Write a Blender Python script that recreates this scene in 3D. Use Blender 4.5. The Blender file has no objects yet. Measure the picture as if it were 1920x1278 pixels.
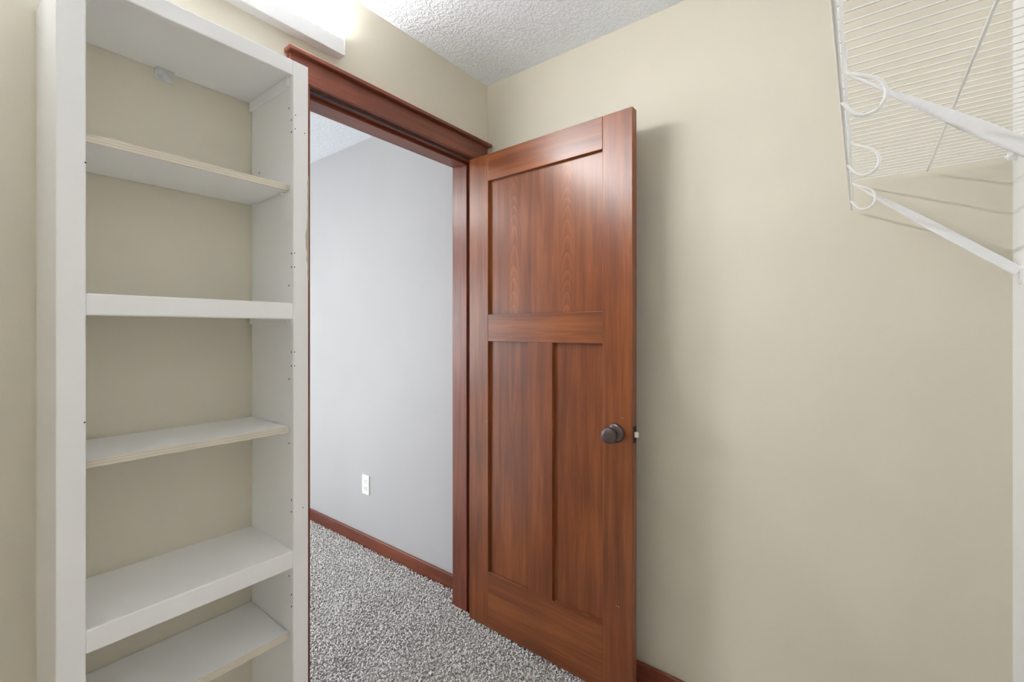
import bpy, bmesh, math, random
import numpy as np
from mathutils import Vector, Matrix

random.seed(7)
rng = np.random.default_rng(11)
scene = bpy.context.scene
C = scene.collection
R = math.radians

# ------------------------------------------------------------------ camera
CAM_H = 1.29
cam_d = bpy.data.cameras.new('camera')
cam_d.sensor_width = 36.0
cam_d.lens = 848 / 1920 * 36.0
cam_d.shift_y = -20 / 1920
cam_d.clip_start = 0.01
cam = bpy.data.objects.new('camera', cam_d)
C.objects.link(cam)
cam.location = (0, 0, CAM_H)
cam.rotation_euler = (R(90), 0, R(37.71))
scene.camera = cam

# ------------------------------------------------------------------ world, exposure, daylight
scene.view_settings.view_transform = 'Standard'
scene.view_settings.look = 'None'
scene.view_settings.gamma = 1.0
scene.view_settings.use_curve_mapping = False
scene.view_settings.exposure = 0.2
w = bpy.data.worlds.new('world')
scene.world = w
w.use_nodes = True
w.node_tree.nodes['Background'].inputs[0].default_value = (0.75, 0.85, 1.0, 1)
w.node_tree.nodes['Background'].inputs[1].default_value = 1.0
scene.cycles.max_bounces = 16
scene.cycles.diffuse_bounces = 12
scene.cycles.glossy_bounces = 6
scene.cycles.use_denoising = True

TUBE_STRENGTH = 180.0      # fluorescent tube on the wall above the door
HALL_W = 80.0             # daylight through the bedroom window
FILL_LAMP = 70.0      # added ceiling lamp out of view, brightens the carpet of that room


def area(name, loc, rot, sx, sy, power, col):
    l = bpy.data.lights.new(name, 'AREA')
    l.shape = 'RECTANGLE'
    l.size, l.size_y = sx, sy
    l.energy = power
    l.color = col
    o = bpy.data.objects.new(name, l)
    C.objects.link(o)
    o.location = loc
    o.rotation_euler = rot
    return o


# daylight entering the neighbouring room through its window (in its far wall)
area('window_daylight', (-4.92, -1.2, 1.25), (R(68), 0, R(-90)), 1.6, 1.6, HALL_W, (0.90, 0.96, 1.0))

# ------------------------------------------------------------------ material helpers


def lin(r, g, b):
    def f(c):
        c /= 255
        return c / 12.92 if c <= 0.04045 else ((c + 0.055) / 1.055) ** 2.4
    return (f(r), f(g), f(b), 1.0)


class NT:
    def __init__(s, name, rough=0.5, spec=0.5):
        s.m = bpy.data.materials.new(name)
        s.m.use_nodes = True
        s.t = s.m.node_tree
        s.b = s.t.nodes['Principled BSDF']
        s.b.inputs['Roughness'].default_value = rough
        s.b.inputs['Specular IOR Level'].default_value = spec

    def n(s, typ, **kw):
        nd = s.t.nodes.new(typ)
        for k, v in kw.items():
            if hasattr(nd, k):
                setattr(nd, k, v)
            else:
                nd.inputs[k.replace('_', ' ')].default_value = v
        return nd

    def l(s, a, b):
        s.t.links.new(a, b)

    def math(s, op, a, b=None):
        nd = s.t.nodes.new('ShaderNodeMath')
        nd.operation = op
        for i, x in enumerate((a, b)):
            if x is None:
                continue
            if isinstance(x, (int, float)):
                nd.inputs[i].default_value = x
            else:
                s.l(x, nd.inputs[i])
        return nd.outputs[0]

    def ramp(s, fac, stops):
        nd = s.t.nodes.new('ShaderNodeValToRGB')
        e = nd.color_ramp.elements
        while len(e) < len(stops):
            e.new(0.5)
        for i, (p, c) in enumerate(stops):
            e[i].position = p
            e[i].color = c
        s.l(fac, nd.inputs[0])
        return nd.outputs[0]

    def mix(s, fac, a, b, mode='MIX'):
        nd = s.t.nodes.new('ShaderNodeMix')
        nd.data_type = 'RGBA'
        nd.blend_type = mode
        for i, x in ((0, fac), (6, a), (7, b)):
            if isinstance(x, (int, float, tuple)):
                nd.inputs[i].default_value = x
            else:
                s.l(x, nd.inputs[i])
        return nd.outputs[2]

    def bump(s, h, strength, dist):
        nd = s.t.nodes.new('ShaderNodeBump')
        nd.inputs['Strength'].default_value = strength
        nd.inputs['Distance'].default_value = dist
        s.l(h, nd.inputs['Height'])
        s.l(nd.outputs[0], s.b.inputs['Normal'])


def paint(name, col, rough=0.55, peel=0.25, scale=220, vary=0.03, spec=0.4):
    """rolled wall paint: flat colour, slight mottling, fine orange-peel relief"""
    k = NT(name, rough, spec)
    tc = k.n('ShaderNodeTexCoord')
    big = k.n('ShaderNodeTexNoise', Scale=2.2, Detail=2.0)
    k.l(tc.outputs['Object'], big.inputs['Vector'])
    dark = tuple(c * (1 - vary) for c in col[:3]) + (1,)
    lite = tuple(min(1, c * (1 + vary)) for c in col[:3]) + (1,)
    k.l(k.ramp(big.outputs['Fac'], [(0.3, dark), (0.7, lite)]), k.b.inputs['Base Color'])
    if peel:
        fine = k.n('ShaderNodeTexNoise', Scale=scale, Detail=2.0)
        k.l(tc.outputs['Object'], fine.inputs['Vector'])
        k.bump(fine.outputs['Fac'], peel, 0.001)
    return k.m


def wood(name, axis, tones, rough=0.31, cathedral=False, scale=1.0):
    """stained wood, grain along axis 0/1/2 of the piece"""
    k = NT(name, rough, 0.5)
    tc = k.n('ShaderNodeTexCoord')
    oi = k.n('ShaderNodeObjectInfo')
    rnd = k.math('MULTIPLY', oi.outputs['Random'], 37.0)
    sep = k.n('ShaderNodeSeparateXYZ')
    k.l(tc.outputs['Object'], sep.inputs[0])
    comb = k.n('ShaderNodeCombineXYZ')
    for i in range(3):
        m = 1.3 if i == axis else 26.0
        v = k.math('MULTIPLY', sep.outputs[i], m * scale)
        v = k.math('ADD', v, rnd)
        k.l(v, comb.inputs[i])
    n1 = k.n('ShaderNodeTexNoise', Scale=1.0, Detail=4.0, Roughness=0.6, Distortion=0.6)
    k.l(comb.outputs[0], n1.inputs['Vector'])
    sc2 = k.n('ShaderNodeVectorMath', operation='SCALE')
    sc2.inputs['Scale'].default_value = 6.0
    k.l(comb.outputs[0], sc2.inputs[0])
    n2 = k.n('ShaderNodeTexNoise', Scale=1.0, Detail=3.0, Roughness=0.6)
    k.l(sc2.outputs[0], n2.inputs['Vector'])
    fac = k.math('ADD', k.math('MULTIPLY', n1.outputs['Fac'], 0.72), k.math('MULTIPLY', n2.outputs['Fac'], 0.28))
    if cathedral:
        # two flat-sawn leaves side by side: nested arches pointing up
        d = k.math('SUBTRACT', k.math('ABSOLUTE', k.math('ADD', sep.outputs[0], 0.012)), 0.128)
        nw = k.n('ShaderNodeTexNoise', Scale=3.5, Detail=2.0)
        k.l(tc.outputs['Object'], nw.inputs['Vector'])
        par = k.math('MULTIPLY', k.math('MULTIPLY', d, d), 85.0)
        f = k.math('ADD', k.math('ADD', par, sep.outputs[2]), k.math('MULTIPLY', nw.outputs['Fac'], 0.22))
        saw = k.math('FRACT', k.math('MULTIPLY', f, 19.0))
        line = k.math('POWER', saw, 3.0)
        near = k.math('SUBTRACT', 1.0, k.math('MINIMUM', k.math('MULTIPLY', k.math('ABSOLUTE', d), 12.0), 1.0))
        line = k.math('MULTIPLY', line, near)
        fac = k.math('SUBTRACT', fac, k.math('MULTIPLY', line, -0.16))
    col = k.ramp(fac, [(0.28, tones[0]), (0.47, tones[1]), (0.72, tones[2])])
    # warm and cool drifts of the stain
    nb = k.n('ShaderNodeTexNoise', Scale=3.0, Detail=1.0)
    add = k.n('ShaderNodeVectorMath', operation='ADD')
    k.l(tc.outputs['Object'], add.inputs[0])
    cb = k.n('ShaderNodeCombineXYZ')
    k.l(rnd, cb.inputs[0])
    k.l(cb.outputs[0], add.inputs[1])
    k.l(add.outputs[0], nb.inputs['Vector'])
    tint = k.ramp(nb.outputs['Fac'], [(0.35, (0.86, 0.84, 0.88, 1)), (0.65, (1.1, 1.06, 1.0, 1))])
    col = k.mix(1.0, col, tint, 'MULTIPLY')
    k.l(col, k.b.inputs['Base Color'])
    k.bump(n2.outputs['Fac'], 0.04, 0.0006)
    return k.m


def plain(name, col, rough=0.4, metal=0.0, spec=0.5, speck=0.04):
    k = NT(name, rough, spec)
    tc = k.n('ShaderNodeTexCoord')
    n = k.n('ShaderNodeTexNoise', Scale=60.0, Detail=3.0)
    k.l(tc.outputs['Object'], n.inputs['Vector'])
    a = tuple(c * (1 - speck) for c in col[:3]) + (1,)
    b = tuple(min(1, c * (1 + speck)) for c in col[:3]) + (1,)
    k.l(k.ramp(n.outputs['Fac'], [(0.3, a), (0.7, b)]), k.b.inputs['Base Color'])
    k.b.inputs['Metallic'].default_value = metal
    return k.m


M = {}
M['wall'] = paint('beige_wall_paint', lin(213, 207, 191))
M['hall'] = paint('pale_grey_wall_paint', lin(182, 181, 182))
M['white_wall'] = paint('white_wall_paint', lin(243, 243, 243), peel=0.1)
M['white'] = paint('white_cabinet_paint', lin(243, 244, 245), rough=0.35, peel=0.06, scale=90, vary=0.015)
M['enamel'] = plain('white_enamel', lin(235, 235, 236), 0.3, speck=0.01)
M['vinyl'] = plain('white_vinyl_coating', lin(238, 238, 236), 0.35, speck=0.01)
tones = (lin(90, 46, 25), lin(116, 63, 34), lin(144, 87, 47))
tones_r = (lin(92, 47, 33), lin(116, 62, 44), lin(142, 82, 60))
M['wood_v'] = wood('stained_wood_upright', 2, tones)
M['wood_h'] = wood('stained_wood_level', 0, tones)
M['wood_y'] = wood('stained_wood_trim', 1, tones_r)
M['wood_x'] = wood('stained_wood_baseboard', 0, tones_r)
M['wood_tv'] = wood('stained_wood_jamb', 2, tones_r)
M['wood_panel'] = wood('flat_sawn_panel', 2, tones, cathedral=True)
M['bronze'] = plain('dark_bronze', lin(92, 80, 78), 0.34, 0.6, speck=0.15)
M['black_metal'] = plain('blackened_steel', lin(28, 25, 24), 0.45, 0.6)
M['nickel'] = plain('pale_latch_metal', lin(225, 220, 208), 0.35, 0.2)
M['zinc'] = plain('zinc_plate', lin(214, 216, 216), 0.35, 0.5, speck=0.12)
M['hole'] = plain('dark_hole', lin(45, 40, 36), 0.9)
M['gap'] = plain('rubber_strip', lin(58, 66, 72), 0.5)
M['smear'] = plain('beige_paint_smear', lin(190, 182, 162), 0.6)
M['filler'] = plain('pale_filler', lin(205, 170, 140), 0.7)
M['plastic'] = plain('white_plastic', lin(240, 240, 238), 0.35, speck=0.005)

# ceiling: sprayed knock-down texture
k = NT('textured_ceiling', 0.85, 0.2)
tc = k.n('ShaderNodeTexCoord')
n1 = k.n('ShaderNodeTexNoise', Scale=75.0, Detail=3.0, Roughness=0.55, Distortion=0.7)
k.l(tc.outputs['Object'], n1.inputs['Vector'])
n2 = k.n('ShaderNodeTexVoronoi', Scale=55.0)
k.l(tc.outputs['Object'], n2.inputs['Vector'])
h = k.math('ADD', k.ramp(n1.outputs['Fac'], [(0.42, (0, 0, 0, 1)), (0.58, (1, 1, 1, 1))]), k.math('MULTIPLY', n2.outputs['Distance'], 0.6))
k.bump(h, 0.55, 0.006)
k.b.inputs['Base Color'].default_value = lin(242, 247, 253)
M['ceiling'] = k.m

# plywood edge
k = NT('plywood_edge', 0.6, 0.3)
tc = k.n('ShaderNodeTexCoord')
sep = k.n('ShaderNodeSeparateXYZ')
k.l(tc.outputs['Object'], sep.inputs[0])
n1 = k.n('ShaderNodeTexNoise', Scale=18.0, Detail=2.0)
k.l(tc.outputs['Object'], n1.inputs['Vector'])
f = k.math('FRACT', k.math('ADD', k.math('MULTIPLY', sep.outputs[2], 175.0), k.math('MULTIPLY', n1.outputs['Fac'], 0.35)))
k.l(k.ramp(f, [(0.0, lin(216, 210, 198)), (0.7, lin(214, 206, 190)), (0.82, lin(182, 168, 146)), (0.95, lin(214, 206, 190))]), k.b.inputs['Base Color'])
M['ply'] = k.m

# carpet
k = NT('grey_carpet', 0.95, 0.1)
tc = k.n('ShaderNodeTexCoord')
n1 = k.n('ShaderNodeTexNoise', Scale=190.0, Detail=3.0, Roughness=0.7)
k.l(tc.outputs['Object'], n1.inputs['Vector'])
n0 = k.n('ShaderNodeTexNoise', Scale=6.0, Detail=2.0)
k.l(tc.outputs['Object'], n0.inputs['Vector'])
c1 = k.ramp(n1.outputs['Fac'], [(0.32, lin(226, 222, 218)), (0.55, lin(247, 245, 243)), (0.75, lin(252, 251, 250))])
c2 = k.ramp(n0.outputs['Fac'], [(0.3, (0.93, 0.93, 0.93, 1)), (0.7, (1, 1, 1, 1))])
k.l(k.mix(1.0, c1, c2, 'MULTIPLY'), k.b.inputs['Base Color'])
k.bump(n1.outputs['Fac'], 0.7, 0.006)
M['carpet'] = k.m

k = NT('lit_tube', 0.4)
k.b.inputs['Base Color'].default_value = (1, 1, 1, 1)
k.b.inputs['Emission Color'].default_value = (0.975, 0.985, 1.0, 1)
k.b.inputs['Emission Strength'].default_value = TUBE_STRENGTH
tc = k.n('ShaderNodeTexCoord')
M['tube'] = k.m

# ------------------------------------------------------------------ mesh helpers


def link(name, me, mat, parent=None, loc=(0, 0, 0)):
    o = bpy.data.objects.new(name, me)
    C.objects.link(o)
    if mat is not None and not me.materials:
        me.materials.append(M[mat] if isinstance(mat, str) else mat)
    o.location = loc
    if parent:
        o.parent = parent
    return o


def off(parent):
    """world position of a parent's origin (unrotated parents only)"""
    v = Vector((0, 0, 0))
    p = parent
    while p:
        v = v + p.location
        p = p.parent
    return v


def bm_box(bm, lo, hi, bev=0.0, seg=2):
    r = bmesh.ops.create_cube(bm, size=1.0)
    vs = r['verts']
    d = [hi[i] - lo[i] for i in range(3)]
    c = [(hi[i] + lo[i]) / 2 for i in range(3)]
    for v in vs:
        v.co = Vector([v.co[i] * d[i] + c[i] for i in range(3)])
    if bev:
        es = list({e for v in vs for e in v.link_edges})
        bmesh.ops.bevel(bm, geom=es, offset=min(bev, min(d) * 0.45), segments=seg, profile=0.5, affect='EDGES')


def mesh(bm, name, smooth=False):
    bmesh.ops.recalc_face_normals(bm, faces=bm.faces[:])
    me = bpy.data.meshes.new(name)
    bm.to_mesh(me)
    bm.free()
    if smooth:
        for p in me.polygons:
            p.use_smooth = True
    return me


def box(name, lo, hi, mat, parent=None, bev=0.0015, local=False):
    """bevelled board given by two corners (world, or in the parent's frame when local)"""
    c = Vector([(a + b) / 2 for a, b in zip(lo, hi)])
    bm = bmesh.new()
    bm_box(bm, Vector(lo) - c, Vector(hi) - c, bev)
    p = c if local else c - off(parent)
    return link(name, mesh(bm, name), mat, parent, p)


def boxes(name, parts, mat, parent=None, bev=0.0):
    bm = bmesh.new()
    for lo, hi in parts:
        bm_box(bm, lo, hi, bev)
    return link(name, mesh(bm, name), mat, parent, -off(parent) if parent else (0, 0, 0))


def tube_mesh(name, pts, r, sides=8, cap=True, bm=None):
    own = bm is None
    if own:
        bm = bmesh.new()
    pts = [Vector(p) for p in pts]
    rings = []
    up = None
    for i, p in enumerate(pts):
        t = (pts[min(i + 1, len(pts) - 1)] - pts[max(i - 1, 0)]).normalized()
        if up is None:
            up = Vector((0, 1, 0)) if abs(t.y) < 0.9 else Vector((1, 0, 0))
        a = t.cross(up)
        if a.length < 1e-5:
            a = t.cross(Vector((1, 0.3, 0)))
        a.normalize()
        b = a.cross(t).normalized()
        up = b
        rr = r[i] if isinstance(r, (list, tuple)) else r
        rings.append([bm.verts.new(p + a * math.cos(q * 2 * math.pi / sides) * rr + b * math.sin(q * 2 * math.pi / sides) * rr) for q in range(sides)])
    for x, y in zip(rings, rings[1:]):
        for q in range(sides):
            bm.faces.new((x[q], x[(q + 1) % sides], y[(q + 1) % sides], y[q]))
    if cap:
        for rg in (rings[0][::-1], rings[-1]):
            bm.faces.new([bm.verts.new(v.co) for v in rg])
    if own:
        return mesh(bm, name, True)


def lathe(name, prof, axis='y', seg=40):
    """profile of (distance along axis, radius)"""
    bm = bmesh.new()
    rings = []
    for h_, r_ in prof:
        ring = []
        for q in range(seg):
            a = 2 * math.pi * q / seg
            x, z = math.cos(a) * r_, math.sin(a) * r_
            ring.append(bm.verts.new((x, h_, z) if axis == 'y' else (h_, x, z) if axis == 'x' else (x, z, h_)))
        rings.append(ring)
    for x, y in zip(rings, rings[1:]):
        for q in range(seg):
            bm.faces.new((x[q], x[(q + 1) % seg], y[(q + 1) % seg], y[q]))
    for rg in (rings[0], rings[-1]):
        bm.faces.new([bm.verts.new(v.co) for v in rg])
    return mesh(bm, name, True)


def tag(o, label, cat, kind=None, group=None):
    o['label'] = label
    o['category'] = cat
    if kind:
        o['kind'] = kind
    if group:
        o['group'] = group
    return o


def thing(name, label, cat, loc=(0, 0, 0), rz=0.0, kind=None, group=None):
    o = bpy.data.objects.new(name, None)
    C.objects.link(o)
    o.empty_display_size = 0.1
    o.location = loc
    o.rotation_euler = (0, 0, rz)
    return tag(o, label, cat, kind, group)


# ------------------------------------------------------------------ room dimensions (metres)
XA = -1.382           # closet face of the wall with the doorway
XO = -1.508           # its other face
XC = 0.288            # white wall carrying the wire shelf
YB = 1.60             # wall behind the open door
YF = -1.35            # wall behind the camera
ZC = 2.428            # ceiling
HX, HY = -5.0, -2.5   # far walls of the neighbouring room
JL, JR, JT = 0.736, 1.512, 2.053     # door opening

# ------------------------------------------------------------------ shell
tag(boxes('floor', [((HX - .1, HY - .1, -.1), (XC + .1, YB + .1, 0))], 'carpet'), 'grey carpeted floor running from the closet into the next room', 'floor', 'structure')
tag(boxes('ceiling', [((XO + .06, YF - .1, ZC), (XC + .1, YB + .1, ZC + .1))], 'ceiling'), 'white textured closet ceiling', 'ceiling', 'structure')
tag(boxes('ceiling', [((HX - .1, HY - .1, ZC), (XO + .06, YB + .1, ZC + .1))], 'ceiling'), 'white ceiling of the room beyond the doorway', 'ceiling', 'structure')
F = 0.02   # rough opening behind the jambs
bm = bmesh.new()
bm_box(bm, (XO, YF, 0), (XA, JL - F, ZC))
bm_box(bm, (XO, JR + F, 0), (XA, YB, ZC))
bm_box(bm, (XO, JL - F, JT + F), (XA, JR + F, ZC))
tag(link('wall_left', mesh(bm, 'wall_left'), 'wall'), 'beige wall with the doorway and the bookcase', 'wall', 'structure')
tag(boxes('wall_back', [((XO + .06, YB, 0), (XC + .1, YB + .1, ZC))], 'wall'), 'beige wall behind the open wooden door', 'wall', 'structure')
tag(boxes('wall_right', [((XC, YF - .1, 0), (XC + .1, YB, ZC))], 'white_wall'), 'white wall carrying the wire shelf', 'wall', 'structure')
tag(boxes('wall_front', [((XO + .06, YF - .1, 0), (XC, YF, ZC))], 'wall'), 'beige closet wall facing the wall behind the door', 'wall', 'structure')
tag(boxes('wall_beyond', [((HX - .1, YB, 0), (XO + .06, YB + .1, ZC))], 'hall'), 'pale grey wall seen through the doorway', 'wall', 'structure')
WY0, WY1, WZ0, WZ1 = -2.0, -.4, .4, 2.1
tag(boxes('wall_far', [((HX - .1, HY, 0), (HX, WY0, ZC)), ((HX - .1, WY1, 0), (HX, YB, ZC)),
                       ((HX - .1, WY0, 0), (HX, WY1, WZ0)), ((HX - .1, WY0, WZ1), (HX, WY1, ZC))], 'hall'),
    'pale grey end wall with the window of the room beyond the doorway', 'wall', 'structure')
tag(boxes('wall_side', [((HX - .1, HY - .1, 0), (XO + .06, HY, ZC))], 'hall'), 'pale grey side wall of the room beyond the doorway', 'wall', 'structure')
tag(boxes('wall_partition', [((XO, HY, 0), (XA, YF - .1, ZC))], 'hall'), 'pale grey partition continuing beside the closet', 'wall', 'structure')
wn = thing('window_1', 'white framed window lighting the room beyond the doorway', 'window', (HX - .05, (WY0 + WY1) / 2, WZ0), kind='structure')
ym = (WY0 + WY1) / 2
boxes('frame', [((HX - .09, WY0, WZ0), (HX - .03, WY0 + .05, WZ1)), ((HX - .09, WY1 - .05, WZ0), (HX - .03, WY1, WZ1)),
                ((HX - .09, WY0 + .05, WZ0), (HX - .03, WY1 - .05, WZ0 + .05)), ((HX - .09, WY0 + .05, WZ1 - .05), (HX - .03, WY1 - .05, WZ1)),
                ((HX - .09, ym - .02, WZ0 + .05), (HX - .03, ym + .02, WZ1 - .05))], 'enamel', wn)

BBH, BBT = 0.08, 0.014


def baseboard(name, lo, hi, mat, label):
    return tag(box(name, lo, hi, mat, None, 0.004), label, 'baseboard', 'structure')


baseboard('baseboard_beyond', (HX, YB - BBT, 0), (XO - .019, YB, BBH), 'wood_x', 'reddish brown baseboard along the pale grey wall with the outlet')
baseboard('baseboard_back', (XA + .022, YB - BBT, 0), (XC, YB, BBH), 'wood_x', 'reddish brown baseboard on the beige wall behind the door')
baseboard('baseboard_right', (XC - BBT, YF, 0), (XC, YB - BBT, BBH), 'wood_y', 'reddish brown baseboard under the wire shelf')
baseboard('baseboard_left', (XA, YF, 0), (XA + BBT, .138, BBH), 'wood_y', 'reddish brown baseboard beside the bookcase')

# ------------------------------------------------------------------ door frame
tr = thing('trim_1', 'reddish brown wooden door frame with a capped head casing', 'door frame', (XA, (JL + JR) / 2, 0), kind='structure')
CT = .02
box('head_casing', (XA, JL - .068, JT + .003), (XA + .022, JR + .064, 2.129), 'wood_y', tr, .002)
# projecting cap
bm = bmesh.new()
o_ = off(tr)
bm_box(bm, Vector((XA, JL - .077, 2.129)) - o_, Vector((XA + .04, JR + .077, 2.143)) - o_, .003)
cap = link('head_cap', mesh(bm, 'head_cap'), 'wood_y', tr)
box('casing', (XA, JL - .068, 0), (XA + .018, JL - .003, JT + .003), 'wood_tv', tr, .002)
box('casing', (XA, JR + .003, 0), (XA + .018, JR + .064, JT + .003), 'wood_tv', tr, .002)
box('jamb', (XO, JL - .018, 0), (XA + .001, JL, JT), 'wood_tv', tr, .001)
box('jamb', (XO, JR, 0), (XA + .001, JR + .018, JT), 'wood_tv', tr, .001)
box('head_jamb', (XO, JL - .018, JT), (XA + .001, JR + .018, JT + .018), 'wood_y', tr, .001)
SX0, SX1 = -1.456, -1.421
box('door_stop', (SX0, JL, 0), (SX1, JL + .012, JT - .012), 'wood_tv', tr, .0015)
box('door_stop', (SX0, JR - .012, 0), (SX1, JR, JT - .012), 'wood_tv', tr, .0015)
box('head_stop', (SX0, JL, JT - .012), (SX1, JR, JT), 'wood_y', tr, .0015)
# rubber sealing strip tucked under the head casing
link('sealing_strip', tube_mesh('sealing_strip', [Vector((XA - .004, JL + .002, JT - .003)) - o_, Vector((XA - .004, JR - .04, JT - .003)) - o_], .0035, 8), 'gap', tr)
sp = box('strike_plate', (XA - .030, JL - .0005, .915), (XA + .0035, JL + .003, .975), 'black_metal', tr, .001)
# casings on the side of the next room
box('outer_casing', (XO - .018, JL - .068, 0), (XO, JL - .003, JT + .003), 'wood_tv', tr, .002)
box('outer_casing', (XO - .018, JR + .003, 0), (XO, JR + .064, JT + .003), 'wood_tv', tr, .002)
box('outer_head_casing', (XO - .02, JL - .068, JT + .003), (XO, JR + .064, 2.126), 'wood_y', tr, .002)

# ------------------------------------------------------------------ door leaf (local x along the leaf, y into its thickness)
dr = thing('door_1', 'open reddish brown wooden door with three recessed panels and a dark round knob', 'door', (-1.378, 1.473, .017), R(-1.27), 'structure')
DW, DT, DH = .766, .035, 2.029
S1, S2 = .111, .654
zt, z1, z2, z3 = 1.930 - .017, 1.358 - .017, 1.243 - .017, .256 - .017
MU0, MU1 = .327, .441
L = dict(local=True, parent=dr, bev=.0016)
box('stile', (0, 0, 0), (S1, DT, DH), 'wood_v', **L)
box('stile', (S2, 0, 0), (DW, DT, DH), 'wood_v', **L)
box('top_rail', (S1, 0, zt), (S2, DT, DH), 'wood_h', **L)
box('lock_rail', (S1, 0, z2), (S2, DT, z1), 'wood_h', **L)
box('bottom_rail', (S1, 0, 0), (S2, DT, z3), 'wood_h', **L)
box('mullion', (MU0, 0, z3), (MU1, DT, z2), 'wood_v', **L)
P0, P1 = .0145, DT - .0125
box('panel', (S1, P0, z1), (S2, P1, zt), 'wood_panel', dr, 0, True)
box('panel', (S1, P0, z3), (MU0, P1, z2), 'wood_v', dr, 0, True)
box('panel', (MU1, P0, z3), (S2, P1, z2), 'wood_v', dr, 0, True)
KX, KZ = .703, .935 - .017
prof = [(0, .0335), (-.003, .0335), (-.0065, .031), (-.010, .024), (-.012, .0165), (-.026, .0135), (-.031, .016), (-.036, .0235), (-.042, .0275), (-.050, .0285), (-.0565, .0268), (-.0605, .022), (-.062, .012), (-.0623, .002)]
rose = link('rose', lathe('rose', prof[:5] + [(-.0125, .005)]), 'bronze', dr, (KX, 0, KZ))
knob = link('knob', lathe('knob', [(-.011, .014)] + prof[5:]), 'bronze', dr, (KX, 0, KZ))
rose2 = link('rose', lathe('rose', [(-a, b) for a, b in prof[:5]] + [(.0125, .005)]), 'bronze', dr, (KX, DT, KZ))
knob2 = link('knob', lathe('knob', [(.011, .014)] + [(-a, b) for a, b in prof[5:]]), 'bronze', dr, (KX, DT, KZ))
lp = box('latch_plate', (DW - .0005, .006, KZ - .028), (DW + .0012, .029, KZ + .028), 'black_metal', dr, .0008, True)
bm = bmesh.new()
bm_box(bm, (0, -.006, -.009), (.011, .006, .009), .001)
for v in bm.verts:
    if v.co.x > .009 and v.co.y < 0:
        v.co.x -= .006
link('latch_bolt', mesh(bm, 'latch_bolt'), 'nickel', dr, (DW + .0012, .018, KZ))
for hz in (.2, 1.0, 1.8):
    hg = link('hinge', tube_mesh('hinge', [(-.004, DT + .006, hz - .045), (-.004, DT + .006, hz + .045)], .006, 10), 'bronze', dr)
# nail holes filled with pale putty and a few scuffs
for (fx, fz) in ((.708, .338), (.716, .338), (.314, .125), (.46, .262), (.73, .99), (.10, .90)):
    link('putty_spot', lathe('putty_spot', [(.001, .0016), (-.0003, .0014)], seg=10), 'filler', dr, (fx, 0, fz - .017))

# ------------------------------------------------------------------ bookcase
BX, BY0, BY1 = -1.135, .140, .605       # front of the face frame, outer sides
BZ = 1.972
bk = thing('bookcase', 'tall white painted open bookcase with five shelves and no back panel', 'bookcase', (-1.26, (BY0 + BY1) / 2, 0))
FB = BX - .020                           # back of the face frame
SI = .5686                               # inner face of the side by the door
box('side_panel', (XA + .001, BY0 + .001, 0), (FB, BY0 + .020, BZ - .002), 'white', bk, .001)
box('side_panel', (XA + .001, SI, 0), (FB, BY1 - .001, BZ - .002), 'white', bk, .001)
box('top_panel', (XA + .001, BY0 + .020, 1.937), (FB, SI, BZ - .002), 'white', bk, .001)
IL, IR = .180, .5655                     # inner edges of the face frame
st_l = box('stile', (FB, BY0, 0), (BX, IL, BZ), 'white', bk, .0025)
st_r = box('stile', (FB, IR, 0), (BX, BY1, BZ), 'white', bk, .0025)
box('top_rail', (FB, IL, 1.934), (BX, IR, BZ), 'white', bk, .0025)


def fixed(z, rail):
    s = box('fixed_shelf', (XA + .001, BY0 + .020, z - .019), (FB, SI, z), 'white', bk, .001)
    box('shelf_rail', (FB, IL, z - rail), (BX, IR, z + .002), 'white', bk, .003)
    for y0, y1 in ((BY0 + .020, BY0 + .028), (SI - .008, SI)):
        box('cleat', (XA + .004, y0, z - .051), (FB - .002, y1, z - .019), 'white', bk, .002)


def loose(z, th):
    s = box('adjustable_shelf', (XA + .003, BY0 + .022, z - th), (FB - .007, SI - .002, z), 'white', bk, .0006)
    box('plywood_edge', (FB - .0068, BY0 + .022, z - th), (FB - .0045, SI - .002, z), 'ply', s, 0)
    for xx in (XA + .03, FB - .03):
        for y, sg in ((SI, -1), (BY0 + .020, 1)):
            pin = lathe('shelf_pin', [(0, .0035), (.010 * sg, .0035), (.012 * sg, .003)], seg=12)
            link('shelf_pin', pin, 'plastic', bk, Vector((xx, y, z - th - .004)) - off(bk))


fixed(1.357, .039)
fixed(.732, .042)
fixed(.095, .085)
loose(1.663, .0165)
loose(1.044, .0150)
loose(.517, .0165)
for y0, y1 in ((BY0 + .020, BY0 + .028), (SI - .008, SI)):
    box('cleat', (XA + .004, y0, 1.912), (FB - .002, y1, 1.937), 'white', bk, .002)
# bracket that ties the top to the wall
bm = bmesh.new()
bm_box(bm, (-.001, -.019, -.024), (.0008, .019, 0), .0006)
bm_box(bm, (-.001, -.019, -.0012), (.017, .019, .0004), .0006)
for yy in (-.009, .009):
    bmesh.ops.create_uvsphere(bm, u_segments=10, v_segments=6, radius=.004, matrix=Matrix.Translation((.0015, yy, -.015)) @ Matrix.Diagonal((.5, 1, 1, 1)))
brk = link('angle_bracket', mesh(bm, 'angle_bracket'), 'zinc', bk, Vector((XA + .002, .362, 1.936)) - off(bk))
brk['label'] = 'zinc angle bracket'
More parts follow.
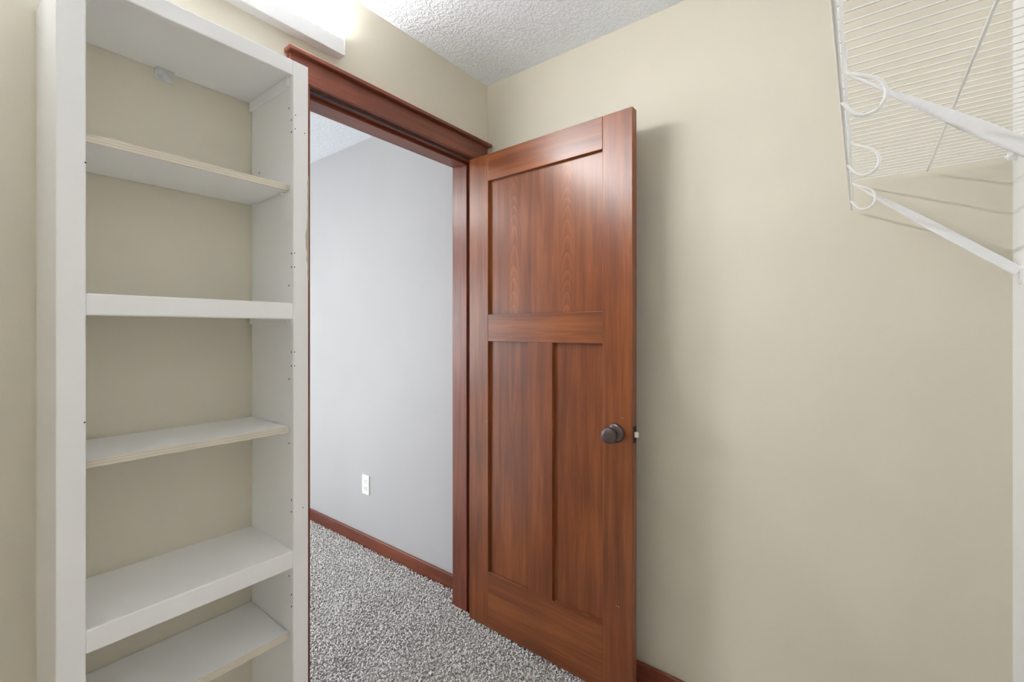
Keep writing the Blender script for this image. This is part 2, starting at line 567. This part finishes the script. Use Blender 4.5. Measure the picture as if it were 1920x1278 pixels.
# old screw and pin holes
ho = off(bk)
hole_y = lathe('screw_hole', [(.001, .0021), (-.0004, .0021)], seg=10)
hole_x = lathe('screw_hole', [(-.001, .0014), (.0003, .0014)], axis='x', seg=10)
for z in (1.823, 1.793, 1.485, 1.450, 1.235, 1.200, .86, .83, .62, .59):
    link('screw_hole', hole_y, 'hole', bk, Vector((BX - .009, IR, z)) - ho)
for z in (1.86, 1.405, 1.165, .66, 1.0):
    link('screw_hole', hole_y, 'hole', bk, Vector((FB - .008, SI, z)) - ho)
link('screw_hole', hole_y, 'hole', bk, Vector((XA + .05, SI, 1.73)) - ho)
for y, z in ((.595, 1.797), (.571, 1.835), (.570, 1.80), (.569, 1.485), (.569, 1.45), (.569, 1.235), (.569, 1.20), (.59, .835), (.179, 1.60), (.178, 1.12)):
    link('screw_hole', hole_x, 'hole', bk, Vector((BX, y, z)) - ho)
# smear of wall paint along the outer edge of the stile by the door
bm = bmesh.new()
zs = np.linspace(1.42, 1.69, 44)
fr, bkv = [], []
for q, z in enumerate(zs):
    wd = .0012 + .0052 * math.exp(-((z - 1.525) / .032) ** 2) + .0012 * math.sin(z * 95) ** 2 + .0022 * math.exp(-((z - 1.475) / .008) ** 2)
    wd *= min(1, (z - 1.4195) / .012, (1.6905 - z) / .02)
    fr.append(bm.verts.new((BX + .0004, BY1 - wd - .001, z)))
    bkv.append(bm.verts.new((BX + .0004, BY1 + .0003, z)))
for a in range(len(zs) - 1):
    bm.faces.new((fr[a], fr[a + 1], bkv[a + 1], bkv[a]))
ext = bmesh.ops.extrude_face_region(bm, geom=bm.faces[:])
for v in [g for g in ext['geom'] if isinstance(g, bmesh.types.BMVert)]:
    v.co.x -= .0008
sm = link('paint_smear', mesh(bm, 'paint_smear'), 'smear', bk, -ho)
sm['label'] = 'wavy smear of beige wall paint'

# ------------------------------------------------------------------ strip light on the wall
LY0, LY1 = -.39, .838
LZ = 2.192
lf = thing('strip_light', 'long white wall strip light with a bare glowing tube above the door', 'light fixture', (XA, (LY0 + LY1) / 2, LZ))
fo = off(lf)
bm = bmesh.new()
bm_box(bm, Vector((XA, LY0, LZ)) - fo, Vector((XA + .038, LY1, LZ + .052)) - fo, .002)
link('channel', mesh(bm, 'channel'), 'enamel', lf)
for y, sg in ((LY1, -1), (LY0, 1)):
    box('end_cap', (XA, min(y, y + .003 * -sg), LZ - .0005), (XA + .039, max(y, y + .003 * -sg), LZ + .084), 'enamel', lf, .0012)
    ya, yb = sorted((y + sg * .001, y + sg * .016))
    sk = box('socket', (XA + .012, ya, LZ + .052), (XA + .036, yb, LZ + .082), 'plastic', lf, .003)
tb = link('tube', tube_mesh('tube', [Vector((XA + .026, LY0 + .018, LZ + .070)) - fo, Vector((XA + .026, LY1 - .018, LZ + .070)) - fo], .0128, 20), 'tube', lf)
tb['label'] = 'glowing white tube'

# ------------------------------------------------------------------ outlet beyond the doorway
ol = thing('wall_outlet', 'white duplex outlet on the pale grey wall above the baseboard', 'outlet', (-2.335, YB, .372))
bm = bmesh.new()
bm_box(bm, (-.035, -.006, -.0575), (.035, 0, .0575), .0025)
link('cover_plate', mesh(bm, 'cover_plate'), 'plastic', ol)
for dz in (-.0195, .0195):
    bm = bmesh.new()
    bm_box(bm, (-.0165, -.0085, -.014), (.0165, -.005, .014), .0012)
    rc = link('receptacle', mesh(bm, 'receptacle'), 'plastic', ol, (0, 0, dz))
    for dx, hh in ((-.006, .0045), (.006, .0035)):
        box('slot', (dx - .0011, -.0089, -.001), (dx + .0011, -.0083, -.001 + 2 * hh), 'hole', rc, 0, True)
    link('ground_hole', lathe('ground_hole', [(-.0083, .0022), (-.0089, .0022)], seg=10), 'hole', rc, (0, 0, -.007))
link('screw', lathe('screw', [(-.0055, .003), (-.0068, .0025)], seg=12), 'plastic', ol, (0, 0, 0))

# ------------------------------------------------------------------ unseen ceiling lamp added as fill for the carpet and walls beyond
k = NT('fill_diffuser', 0.5)
k.b.inputs['Base Color'].default_value = (.9, .9, .9, 1)
k.b.inputs['Emission Color'].default_value = (1.0, 0.985, 0.97, 1)
k.b.inputs['Emission Strength'].default_value = FILL_LAMP
M['diffuser'] = k.m
cl = thing('fill_ceiling_light', 'round flush fill lamp added out of view to brighten the room beyond the doorway', 'ceiling light', (-2.9, .05, ZC))
link('base', lathe('base', [(0, .18), (-.02, .18), (-.022, .17)], 'z'), 'enamel', cl)
link('diffuser', lathe('diffuser', [(-.022, .165), (-.035, .16), (-.055, .135), (-.068, .09), (-.074, .04), (-.075, .004)], 'z'), 'diffuser', cl)

# ------------------------------------------------------------------ wire shelf
ZD, ZL, XL = 1.704, 1.6265, -.020         # deck height, bottom of the lip, lip plane
YE, YS = 1.570, -.55                     # far and near ends of the shelf
ws = thing('wire_shelf', 'white vinyl coated wire closet shelf with a lip, hanging hooks and diagonal braces', 'wire shelf', (XC, (YE + YS) / 2, ZD))
so = off(ws)
XB = XC - .008
wire = tube_mesh('wire', [(XB - XC, 0, 0), (XL + .002 - XC, 0, 0), (XL + .0004 - XC, 0, -.0006), (XL - XC, 0, -.002), (XL - XC, 0, ZL - ZD)], .00135, 6)
y = YE
while y > YS:
    link('deck_wire', wire, 'vinyl', ws, (0, y - so.y, 0))
    y -= .0254
for (x, z, r_) in ((XL - .003, ZD - .004, .0027), (XL - .003, ZL, .0027), (.1335, ZD - .0042, .0027), (XB, ZD - .0042, .0027)):
    link('rail', tube_mesh('rail', [Vector((x, YS - .004, z)) - so, Vector((x, YE + .006, z)) - so], r_, 8), 'vinyl', ws)
# loop hooks that would carry the hanging rod
hk = [(-.018, 1.679), (-.0185, 1.662), (-.0180, 1.652), (-.013, 1.6455), (.001, 1.638), (.0145, 1.6305), (.0225, 1.622), (.0262, 1.611), (.0255, 1.600),
      (.021, 1.5905), (.0125, 1.5845), (.002, 1.583), (-.006, 1.5865), (-.0125, 1.594), (-.0185, 1.604), (-.0225, 1.6105)]
hk = [(x * 1.05, CAM_H + (z - CAM_H) * 1.0516) for x, z in hk]
hook = tube_mesh('rod_hook', [(x - XC, 0, z - ZD) for x, z in hk], .0030, 10)
for y in (.822, 1.141, 1.460, .503, .184):
    link('rod_hook', hook, 'vinyl', ws, (0, y - so.y, 0))


# flat diagonal braces, twisted between their ends
def brace(y):
    bm = bmesh.new()
    a, b = Vector((XL + .004 - XC, 0, 1.681 - ZD)), Vector((-.004, 0, 1.425 - ZD))
    t = (b - a).normalized()
    n0 = Vector((0, 1, 0))
    n1 = t.cross(n0).normalized()
    prev = None
    N = 40
    for i in range(N + 1):
        q = i / N
        tw = R(12) + R(58) * (3 * (g := min(1, q / .55)) ** 2 - 2 * g ** 3)
        wv = (n0 * math.cos(tw) + n1 * math.sin(tw))
        hv = t.cross(wv).normalized()
        hw = .0055 + .0065 * min(1, q / .22)
        ht = .0016 + .0012 * min(1, q / .2)
        p = a.lerp(b, q)
        ring = [bm.verts.new(p + wv * hw * sx + hv * ht * sy) for sx, sy in ((-1, -.5), (-.85, -1), (.85, -1), (1, -.5), (1, .5), (.85, 1), (-.85, 1), (-1, .5))]
        if prev:
            for j in range(8):
                bm.faces.new((prev[j], prev[(j + 1) % 8], ring[(j + 1) % 8], ring[j]))
        else:
            bm.faces.new(ring)
        prev = ring
    bm.faces.new(prev)
    o = link('brace', mesh(bm, 'brace'), 'enamel', ws, (0, y - so.y, 0))
    link('brace_foot', bpy.data.meshes['brace_foot'] if 'brace_foot' in bpy.data.meshes else foot(), 'enamel', o, (0, 0, 1.418 - ZD))
    return o


def foot():
    bm = bmesh.new()
    bm_box(bm, (-.0035, -.010, -.022), (0, .010, .012), .001)
    return mesh(bm, 'brace_foot')


for y in (1.527, .864, .20):
    brace(y)
bm = bmesh.new()
bm_box(bm, (-.016, -.006, -.012), (0, .006, .004), .002)
bmesh.ops.create_uvsphere(bm, u_segments=10, v_segments=6, radius=.004, matrix=Matrix.Translation((-.016, 0, -.004)))
clip = mesh(bm, 'wall_clip')
for y in (YE - .003, 1.19, .885, .58, .275, -.03, -.335):
    link('wall_clip', clip, 'plastic', ws, (0, y - so.y, 0))

# ------------------------------------------------------------------ carpet pile
def pile():
    sp_ = .0078
    xs = np.arange(-3.35, -.55, sp_)
    ys = np.arange(.30, YB - BBT - .003, sp_)
    X, Y = np.meshgrid(xs, ys)
    X = X.ravel() + rng.uniform(-.5, .5, X.size) * sp_
    Y = Y.ravel() + rng.uniform(-.5, .5, Y.size) * sp_
    depth = -X * .6117 + Y * .791
    keep = (depth > 1.36) & (Y > -.38 * X - .03)
    inwall = (X > XO - .022) & (X < XA + .022)
    keep &= ~(inwall & ((Y < JL + .015) | (Y > JR - .015)))
    keep &= ~((X > XA - .005) & (Y < BY1 + .15))
    keep &= Y < YB - BBT - .004
    X, Y = X[keep], Y[keep]
    n = X.size
    ang = rng.uniform(0, 2 * math.pi, n)
    lean = rng.uniform(.15, .65, n)
    hgt = .0105 + .0012 * np.sin(X * 17 + 2 * np.sin(Y * 11)) + rng.uniform(-.0019, .0019, n)
    ln = .0125
    dx, dy = np.cos(ang), np.sin(ang)
    P = [np.stack([X, Y, np.full(n, -.001)], 1),
         np.stack([X + dx * lean * ln * .45, Y + dy * lean * ln * .45, hgt * .62], 1),
         np.stack([X + dx * lean * ln * 1.25, Y + dy * lean * ln * 1.25, hgt], 1),
         np.stack([X + dx * lean * ln * 1.9, Y + dy * lean * ln * 1.9, hgt * .80], 1)]
    rad = [.0034, .0042, .0041, .0018]
    V = []
    for p, r_ in zip(P, rad):
        for q in range(3):
            a = 2 * math.pi * q / 3 + .5
            # ring frame: sideways and up
            side = np.stack([-dy, dx, np.zeros(n)], 1)
            if r_ is rad[0]:
                upv = np.stack([dx, dy, np.zeros(n)], 1)
            else:
                upv = np.stack([dx * .3, dy * .3, np.full(n, .95)], 1)
            V.append(p + side * math.cos(a) * r_ + upv * math.sin(a) * r_)
    V = np.stack(V, 1)             # n, 12, 3
    V[:, :, 1] = np.minimum(V[:, :, 1], YB - BBT - .0008)
    f = []
    for s in range(3):
        for q in range(3):
            a, b = s * 3 + q, s * 3 + (q + 1) % 3
            f.append((a, b, b + 3, a + 3))
    f = np.array(f)
    Fq = (f[None] + (np.arange(n) * 12)[:, None, None]).reshape(-1, 4)
    me = bpy.data.meshes.new('carpet_pile')
    me.vertices.add(n * 12)
    me.vertices.foreach_set('co', V.reshape(-1).astype(np.float32))
    me.loops.add(Fq.size)
    me.loops.foreach_set('vertex_index', Fq.reshape(-1).astype(np.int32))
    me.polygons.add(len(Fq))
    me.polygons.foreach_set('loop_start', np.arange(0, Fq.size, 4, dtype=np.int32))
    me.polygons.foreach_set('use_smooth', np.ones(len(Fq), dtype=bool))
    me.update(calc_edges=True)
    me.validate()
    o = link('carpet_pile', me, 'carpet')
    tag(o, 'shaggy pale grey carpet pile in the doorway', 'carpet', 'stuff')
    print('tufts', n)


pile()
